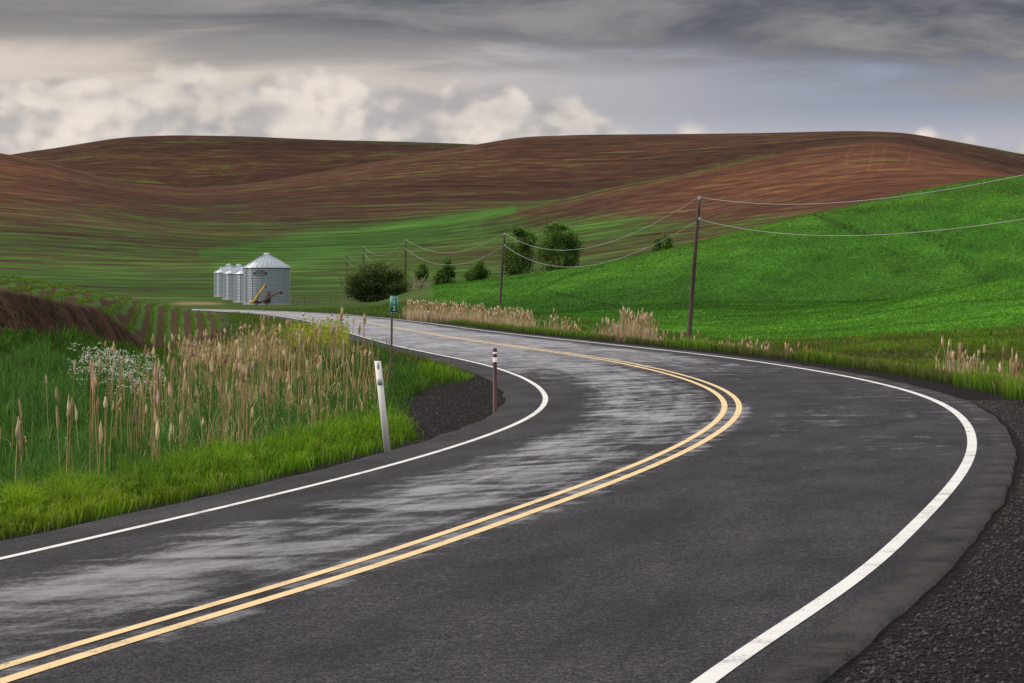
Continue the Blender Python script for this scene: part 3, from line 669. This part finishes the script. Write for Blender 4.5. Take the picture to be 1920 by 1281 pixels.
def grain_bin(x,D,mark,R=4.0,Hw=6.45,HR=2.35):
    X0=(x-960)/F*D; z0=zg1(X0,D)
    root=bpy.data.objects.new('grain_bin',None); root.location=(X0,D,z0); link(root)
    n=64; zs=np.linspace(0,Hw,93)
    p=Parts(); th=np.arange(n)*2*np.pi/n
    V=[]
    for i,zz in enumerate(zs):
        r_=R+.025*math.sin(2*math.pi*zz/.28)
        V+= [(r_*math.cos(t),r_*math.sin(t),zz) for t in th]
    Fq=[(i*n+k,i*n+(k+1)%n,(i+1)*n+(k+1)%n,(i+1)*n+k) for i in range(len(zs)-1) for k in range(n)]
    p.add(V,Fq,0); w=p.make('wall_sheets',[zinc],True); w.parent=root
    p=Parts(); V=[]
    for rr,zz in ((R+.16,Hw-.12),(R+.16,Hw+.02),(.55,Hw+HR-.15),(.5,Hw+HR-.1)):
        V+=[(rr*math.cos(t),rr*math.sin(t),zz) for t in th]
    p.add(V,[(i*n+k,i*n+(k+1)%n,(i+1)*n+(k+1)%n,(i+1)*n+k) for i in range(3) for k in range(n)],0)
    for k in range(26):
        t=2*math.pi*k/26
        p.tube([((R+.14)*math.cos(t),(R+.14)*math.sin(t),Hw+.05),(.55*math.cos(t),.55*math.sin(t),Hw+HR-.1)],[.05,.035],1,4)
    p.tube([(0,0,Hw+HR-.15),(0,0,Hw+HR+.08),(0,0,Hw+HR+.2)],[.55,.55,.12],0,16)
    for t in (-1.2,-2.2,.4): p.tube([(2.6*math.cos(t),2.6*math.sin(t),Hw+.6),(2.6*math.cos(t),2.6*math.sin(t),Hw+1.15)],[.17,.2],0,10)
    o=p.make('roof',[roofm,zinc],False); o.parent=root
    p=Parts()
    p.tube([(0,0,-.25),(0,0,.06)],[R+.25,R+.25],1,48)
    p.box((0.6,-R-.05,1.35),(.85,.14,1.9),0)
    t=-math.pi/2-.95; q0=np.array([(R+.14)*math.cos(t),(R+.14)*math.sin(t)]); tg=np.array([-math.sin(t),math.cos(t)])*.25
    for s_ in (-1,1): p.tube([(*(q0+tg*s_),.4),(*(q0+tg*s_),Hw+.15)],[.025,.025],0,5)
    for zz in np.arange(.6,Hw,.35): p.tube([(*(q0-tg),zz),(*(q0+tg),zz)],[.018,.018],0,4,cap=False)
    for k in range(16):
        t=2*math.pi*(k+.5)/16; p.tube([((R+.05)*math.cos(t),(R+.05)*math.sin(t),.05),((R+.05)*math.cos(t),(R+.05)*math.sin(t),Hw-.15)],[.035,.035],2,4)
    o=p.make('door_ladder_and_base',[darkm,concm,zinc]); o.parent=root
    if mark:
        p=Parts(); xc0=-.75; V=[]
        ang=np.linspace(0,2*np.pi,33)[:-1]
        for s in (1.0,.80):
            for a in ang:
                xx=xc0+1.25*s*math.cos(a); V.append((xx,-math.sqrt((R+.07)**2-xx**2),Hw-1.05+.42*s*math.sin(a)))
        p.add(V,[(k,(k+1)%32,32+(k+1)%32,32+k) for k in range(32)],0)
        o=p.make('nameplate_ring',[darkm]); o.parent=root
        t_=text('nameplate_text','HARLOW',.50,darkm,(xc0,-math.sqrt((R+.09)**2-xc0**2)-.05,Hw-1.05),(math.pi/2,0,-.19),.01); t_.parent=root
grain_bin(500,446,True)
for (x,D_) in [(471,490),(448,535),(429,580)]: grain_bin(x,D_,False,3.3,5.5,1.75)
def auger(x,D,col,L,tilt,dirx):
    X0=(x-960)/F*D; z0=zg1(X0,D)
    p=Parts(); dx,dz=math.cos(tilt)*dirx,math.sin(tilt)
    P=lambda t,o=0:(X0+dx*t,D+o,z0+.45+dz*t)
    p.tube([P(0),P(L)],[.15,.15],0,10)
    p.tube([P(L*.98),(P(L)[0]+.25*dirx,D,P(L)[2]-.5)],[.18,.13],0,8)
    p.box((X0-.1*dirx,D,z0+.42),(.8,.7,.45),0)
    m=P(L*.62)
    for s in(-.7,.7):
        p.tube([m,(X0+dx*L*.3,D+s,z0+.4)],[.045,.045],1,5); p.tube([(X0+dx*L*.15,D,z0+.5),(X0+dx*L*.3,D+s,z0+.4)],[.045,.045],1,5)
        p.tube([(X0+dx*L*.3,D+s-.09,z0+.38),(X0+dx*L*.3,D+s+.09,z0+.38)],[.36,.36],1,14)
    p.tube([P(L*.15,0.02),(P(L*.4)[0],D,P(L*.4)[2]+.55),P(L*.75)],[.03,.03,.03],1,5)
    p.make('grain_auger',[col,darkm])
yelm=simple('auger_yellow_paint',(.62,.33,.03),.5); rust=simple('auger_rust_paint',(.16,.075,.05),.7)
auger(474,436,yelm,3.6,.95,1); auger(488,437,rust,4.0,.48,1)
# ---------------------------------------------------------------- utility poles and wires
wood=simple('weathered_pole_wood',(.06,.038,.032),.9,0,.35,3)
insm=simple('insulator',(.30,.28,.26),.4); wirem=simple('aluminium_wire',(.36,.36,.36),.5,.2)
def upole(xb,D,xt,zt):
    X0=(xb-960)/F*D; X1=(xt-960)/F*D; z0=zg1(X0,D)
    p=Parts(); p.tube([(X0,D,z0-.4),((X0+X1)/2,D,(z0+zt)/2),(X1,D,zt-.12)],[.15,.13,.10],0,12)
    p.tube([(X1,D,zt-.14),(X1,D,zt-.02),(X1,D,zt+.10)],[.06,.10,.05],1,8)
    p.box((X1+.02,D-.14,zt-1.3),(.14,.16,.22),1); p.box((X1,D-.13,zt-.55),(.05,.05,.9),2)
    p.tube([(X1-.12,D-.02,zt-1.3),(X1-.2,D,zt-2.3)],[.02,.02],2,5)
    p.make('utility_pole',[wood,insm,darkm],True)
    return np.array([X1,D,zt+.06]),np.array([X1+.02,D-.24,zt-1.3])
tops=[]
tops.append((np.array([22.3,40,8.4]),np.array([22.3,40,7.1])))
p0=Parts(); zg=zg1(22.3,40); p0.tube([(22.3,40,zg-.4),(22.3,40,8.35)],[.155,.11],0,12); p0.tube([(22.3,40,8.3),(22.3,40,8.45)],[.06,.08],1,8); p0.make('utility_pole',[wood,insm],True)
for a in [(1290,154,1311,7.72),(937,280,946,8.45),(760,366,761,9.5),(681,480,682,10.6)]: tops.append(upole(a[0],float(a[1]),a[2],a[3]))
tops.append((np.array([-38.,590,11.]),np.array([-38.,590,9.7])))
z9=zg1(-38,590); p0=Parts(); p0.tube([(-38,590,z9-.4),(-38,590,11)],[.15,.11],0,10); p0.box((-38,590,10.9),(.3,.3,.2),1); p0.make('utility_pole',[wood,insm],True)
sag=[(2.1,2.3),(2.5,2.6),(2.0,2.2),(2.0,2.2),(1.8,1.9)]
for i in range(len(tops)-1):
    for k in (0,1):
        a,b_=tops[i][k],tops[i+1][k]
        pp=[]
        for t in np.linspace(0,1,33):
            q_=a*(1-t)+b_*t; q_[2]-=4*sag[i][k]*t*(1-t); pp.append(tuple(q_))
        V,f=tube(pp,[.012 if i==0 else .018]*33,6); mesh_np('power_line',V,[f],[wirem],smooth=True)

# ---------------------------------------------------------------- posts and sign
whp=simple('post_white_plastic',(.76,.74,.70),.5,0,.06,4); brn=simple('post_brown_plastic',(.065,.017,.014),.55,0,.2,5)
refl=simple('reflector_grey',(.36,.38,.42),.35,0,.15,30); refw=simple('reflector_white',(.7,.66,.64),.4,0,.05,4)
D_=36.2; X0=(727-960)/F*D_; z0=zg1(X0,D_); zt=HC-(677-YH)/F*D_; lx=(708-727)/F*D_
p=Parts()
def slab(za,zb,w,th,m,dy=0):
    H=zt-z0
    def c(z): return X0+lx*(z-z0)/H
    y=D_+dy
    v=[(c(za)-w/2,y-th/2,za),(c(za)+w/2,y-th/2,za),(c(za)+w/2,y+th/2,za),(c(za)-w/2,y+th/2,za),(c(zb)-w/2,y-th/2,zb),(c(zb)+w/2,y-th/2,zb),(c(zb)+w/2,y+th/2,zb),(c(zb)-w/2,y+th/2,zb)]
    p.add(v,[(0,1,5,4),(1,2,6,5),(2,3,7,6),(3,0,4,7),(4,5,6,7),(3,2,1,0)],m)
slab(z0-.1,zt,.092,.016,0)
slab(zt-.34,zt-.25,.072,.006,1,-.012); slab(zt-.11,zt-.02,.026,.005,1,-.0115)
p.make('delineator_post',[whp,refl])
D_=49.0; X0=(928-960)/F*D_; z0=zg1(X0,D_); zt=HC-(653-YH)/F*D_
p=Parts(); p.tube([(X0,D_,z0-.1),(X0,D_,zt-.03),(X0,D_,zt)],[.04,.04,.03],0,10)
for zz,h_ in ((zt-.09,.035),(zt-.22,.09)): p.tube([(X0,D_,zz-h_/2),(X0,D_,zz+h_/2)],[.0425,.0425],1,12)
p.make('marker_post',[brn,refw],True)
for (x,yb,yt,D_,mt) in [(622,606,590,170,brn),(568,596,583,215,brn),(803,600,580,185,brn),(1214,655,618,106,whp)]:
    X0=(x-960)/F*D_; z0=zg1(X0,D_); zt=HC-(yt-YH)/F*D_; p=Parts(); p.tube([(X0,D_,z0-.1),(X0,D_,zt-.03),(X0,D_,zt)],[.05,.05,.035],0,8); p.tube([(X0,D_,zt-.25),(X0,D_,zt-.12)],[.056,.056],1,8); p.make('marker_post',[mt,refl if mt is whp else refw])
D_=68.0; X0=(733-960)/F*D_; z0=zg1(X0,D_); Xs_=(739-960)/F*D_; zt=HC-(555-YH)/F*D_; zb=HC-(587-YH)/F*D_
root=bpy.data.objects.new('milepost_sign',None); link(root)
grn=simple('sign_green',(.005,.22,.14),.45,0,.08,5); signw=simple('sign_white',(.8,.8,.8),.5,0,.02,5)
p=Parts(); p.tube([(X0,D_,z0-.2),(X0+.03,D_,zt-.02)],[.03,.028],0,6); o=p.make('post',[simple('post_rust',(.06,.03,.022),.8)]); o.parent=root
W=.215; p=Parts(); p.box((Xs_,D_-.045,(zt+zb)/2),(W,.006,zt-zb),0); o=p.make('panel',[grn]); o.parent=root
p=Parts(); y=D_-.0505; H=zt-zb; zc=(zt+zb)/2
for c_,d_ in (((Xs_,y,zt-.012),(W-.012,.004,.005)),((Xs_,y,zb+.012),(W-.012,.004,.005)),((Xs_-W/2+.0095,y,zc),(.005,.004,H-.032)),((Xs_+W/2-.0095,y,zc),(.005,.004,H-.032))): p.box(c_,d_,0)
o=p.make('border',[signw]); o.parent=root
for s_,sz_,zz in (('MILE',.066,zt-.055),('1',.18,zt-.165),('2',.18,zt-.335)):
    t_=text('lettering',s_,sz_,signw,(Xs_,D_-.051,zz),(math.pi/2,0,0),.003); t_.parent=root
fm=simple('fence_wood',(.12,.095,.075),.9); p=Parts(); prev=None
for x,D_ in [(548,450),(556,450),(563,450),(572,448),(581,447),(590,446),(598,446),(620,446),(645,446),(668,446)]:
    X0=(x-960)/F*D_; z0=zg1(X0,D_); p.tube([(X0,D_,z0-.1),(X0,D_,z0+1.35)],[.09,.08],0,6)
    if prev is not None:
        for hz in(.5,.85,1.2): p.tube([(prev[0],prev[1],prev[2]+hz),(X0,D_,z0+hz)],[.012,.012],0,4,cap=False)
    prev=(X0,D_,z0)
p.make('wire_fence',[fm])

# ---------------------------------------------------------------- sky / world
SUN_EL,SUN_AZ=33,-80
w=bpy.data.worlds.new('World'); S.world=w; w.use_nodes=True; nt=NT(w.node_tree)
for n_ in list(nt.n): nt.n.remove(n_)
out=nt.new('ShaderNodeOutputWorld')
sk=nt.new('ShaderNodeTexSky'); sk.sky_type='NISHITA'; sk.sun_disc=False; sk.sun_elevation=math.radians(SUN_EL); sk.sun_rotation=math.radians(SUN_AZ)
bg1=nt.new('ShaderNodeBackground'); nt.l.new(sk.outputs[0],bg1.inputs[0]); bg1.inputs[1].default_value=.10
dv=nt.new('ShaderNodeTexCoord').outputs['Generated']; dx,dy,dz=nt.sep(dv)
U_=nt.math('MULTIPLY',nt.math('ARCTAN2',dx,dy),5.0); V_=nt.math('MULTIPLY',nt.math('ARCSINE',dz),1/.114)
warp=nt.noise(nt.comb(nt.math('MULTIPLY',U_,2.0),nt.math('MULTIPLY',V_,3.0)),1.5,5,.6)
wp=nt.math('MULTIPLY',nt.math('SUBTRACT',warp,.5),.35)
Uw=nt.math('ADD',U_,wp)
low=nt.mix(nt.mr(Uw,-.7,.8),(.70,.61,.53),(.30,.325,.42))
low=nt.mix(nt.mr(V_,.50,.64,.8,0),low,(.50,.50,.56))
st=nt.noise(nt.comb(nt.math('MULTIPLY',U_,1.4),nt.math('MULTIPLY',V_,5.0)),1.0,9,.60,.5)
hi=nt.mix(nt.mr(st,.34,.66),(.080,.086,.115),(.30,.28,.28))
hi=nt.mix(nt.mr(Uw,-1.0,-.1,.42,0),hi,(.38,.34,.32))
bd=nt.math('ADD',V_,nt.math('MULTIPLY',nt.math('SUBTRACT',st,.5),.50))
bd=nt.math('ADD',bd,nt.math('MULTIPLY',nt.mr(U_,-.2,1.0),.08))
sky=nt.mix(nt.mr(bd,.72,.90),low,hi)
wx=nt.math('ADD',U_,nt.math('MULTIPLY',wp,.25)); wy=nt.math('ADD',V_,nt.math('MULTIPLY',wp,.3))
def lobes(ou,ov):
    tot=None
    for sc,am_ in ((5.0,1.0),(11.0,.5),(24.0,.25)):
        v=nt.new('ShaderNodeTexVoronoi'); v.voronoi_dimensions='2D'; v.feature='SMOOTH_F1'; v.inputs['Smoothness'].default_value=.35
        nt.inp(v.inputs['Vector'],nt.comb(nt.math('ADD',wx,ou),nt.math('ADD',nt.math('MULTIPLY',wy,.75),ov))); v.inputs['Scale'].default_value=sc
        k=nt.math('MULTIPLY',nt.math('SUBTRACT',.55,v.outputs['Distance']),am_)
        tot=k if tot is None else nt.math('ADD',tot,k)
    return tot
L1=lobes(0.0,0.0); L2=lobes(.022,-.028)
lit=nt.mr(nt.math('SUBTRACT',L1,L2),-.24,.24)
soft=nt.noise(nt.comb(nt.math('MULTIPLY',U_,3.0),nt.math('MULTIPLY',V_,3.5)),1.0,8,.6)
lit=nt.math('ADD',nt.math('MULTIPLY',lit,.55),nt.mr(soft,.3,.7,0,.5))
cum=nt.mix(lit,(.32,.31,.335),(.90,.80,.71))
topn=nt.noise(nt.comb(nt.math('MULTIPLY',U_,3.0),0.0,3.3),1.0,4,.6)
edge=nt.math('ADD',nt.math('MULTIPLY',nt.math('SUBTRACT',topn,.5),.30),nt.math('ADD',.72,nt.math('MULTIPLY',L1,.10)))
edge=nt.math('SUBTRACT',edge,nt.math('MULTIPLY',nt.mr(U_,-.3,.5),.20))
cm=nt.math('MULTIPLY',nt.mr(nt.math('SUBTRACT',edge,V_),-.01,.04),nt.mr(soft,.25,.55,.45,.9))
cm=nt.math('MULTIPLY',cm,nt.mr(V_,-.3,.2))
sky=nt.mix(cm,sky,cum)
sky=nt.mix(nt.mr(nt.math('ARCSINE',dz),.16,.75),sky,(1.35,1.33,1.32))
bg2=nt.new('ShaderNodeBackground'); nt.l.new(sky,bg2.inputs[0]); bg2.inputs[1].default_value=1.0
ms=nt.new('ShaderNodeMixShader'); ms.inputs[0].default_value=.94
nt.l.new(bg1.outputs[0],ms.inputs[1]); nt.l.new(bg2.outputs[0],ms.inputs[2]); nt.l.new(ms.outputs[0],out.inputs[0])
sl=bpy.data.lights.new('sun','SUN'); sl.energy=2.6; sl.angle=math.radians(7); sl.color=(1,.95,.84)
so=bpy.data.objects.new('sun',sl); link(so)
az=math.radians(SUN_AZ); el=math.radians(SUN_EL)
dirv=Vector((math.sin(az)*math.cos(el),math.cos(az)*math.cos(el),math.sin(el)))
so.rotation_euler=dirv.to_track_quat('Z','Y').to_euler()

# ---------------------------------------------------------------- camera
cam=bpy.data.cameras.new('camera'); co=bpy.data.objects.new('camera',cam); link(co)
cam.lens=90; cam.sensor_width=36; cam.shift_y=-(640.5-YH)/1920; cam.clip_start=.5; cam.clip_end=30000
co.location=(0,0,HC); co.rotation_euler=(math.pi/2,0,0)
S.camera=co
S.view_settings.view_transform='Standard'; S.view_settings.look='None'; S.view_settings.exposure=0
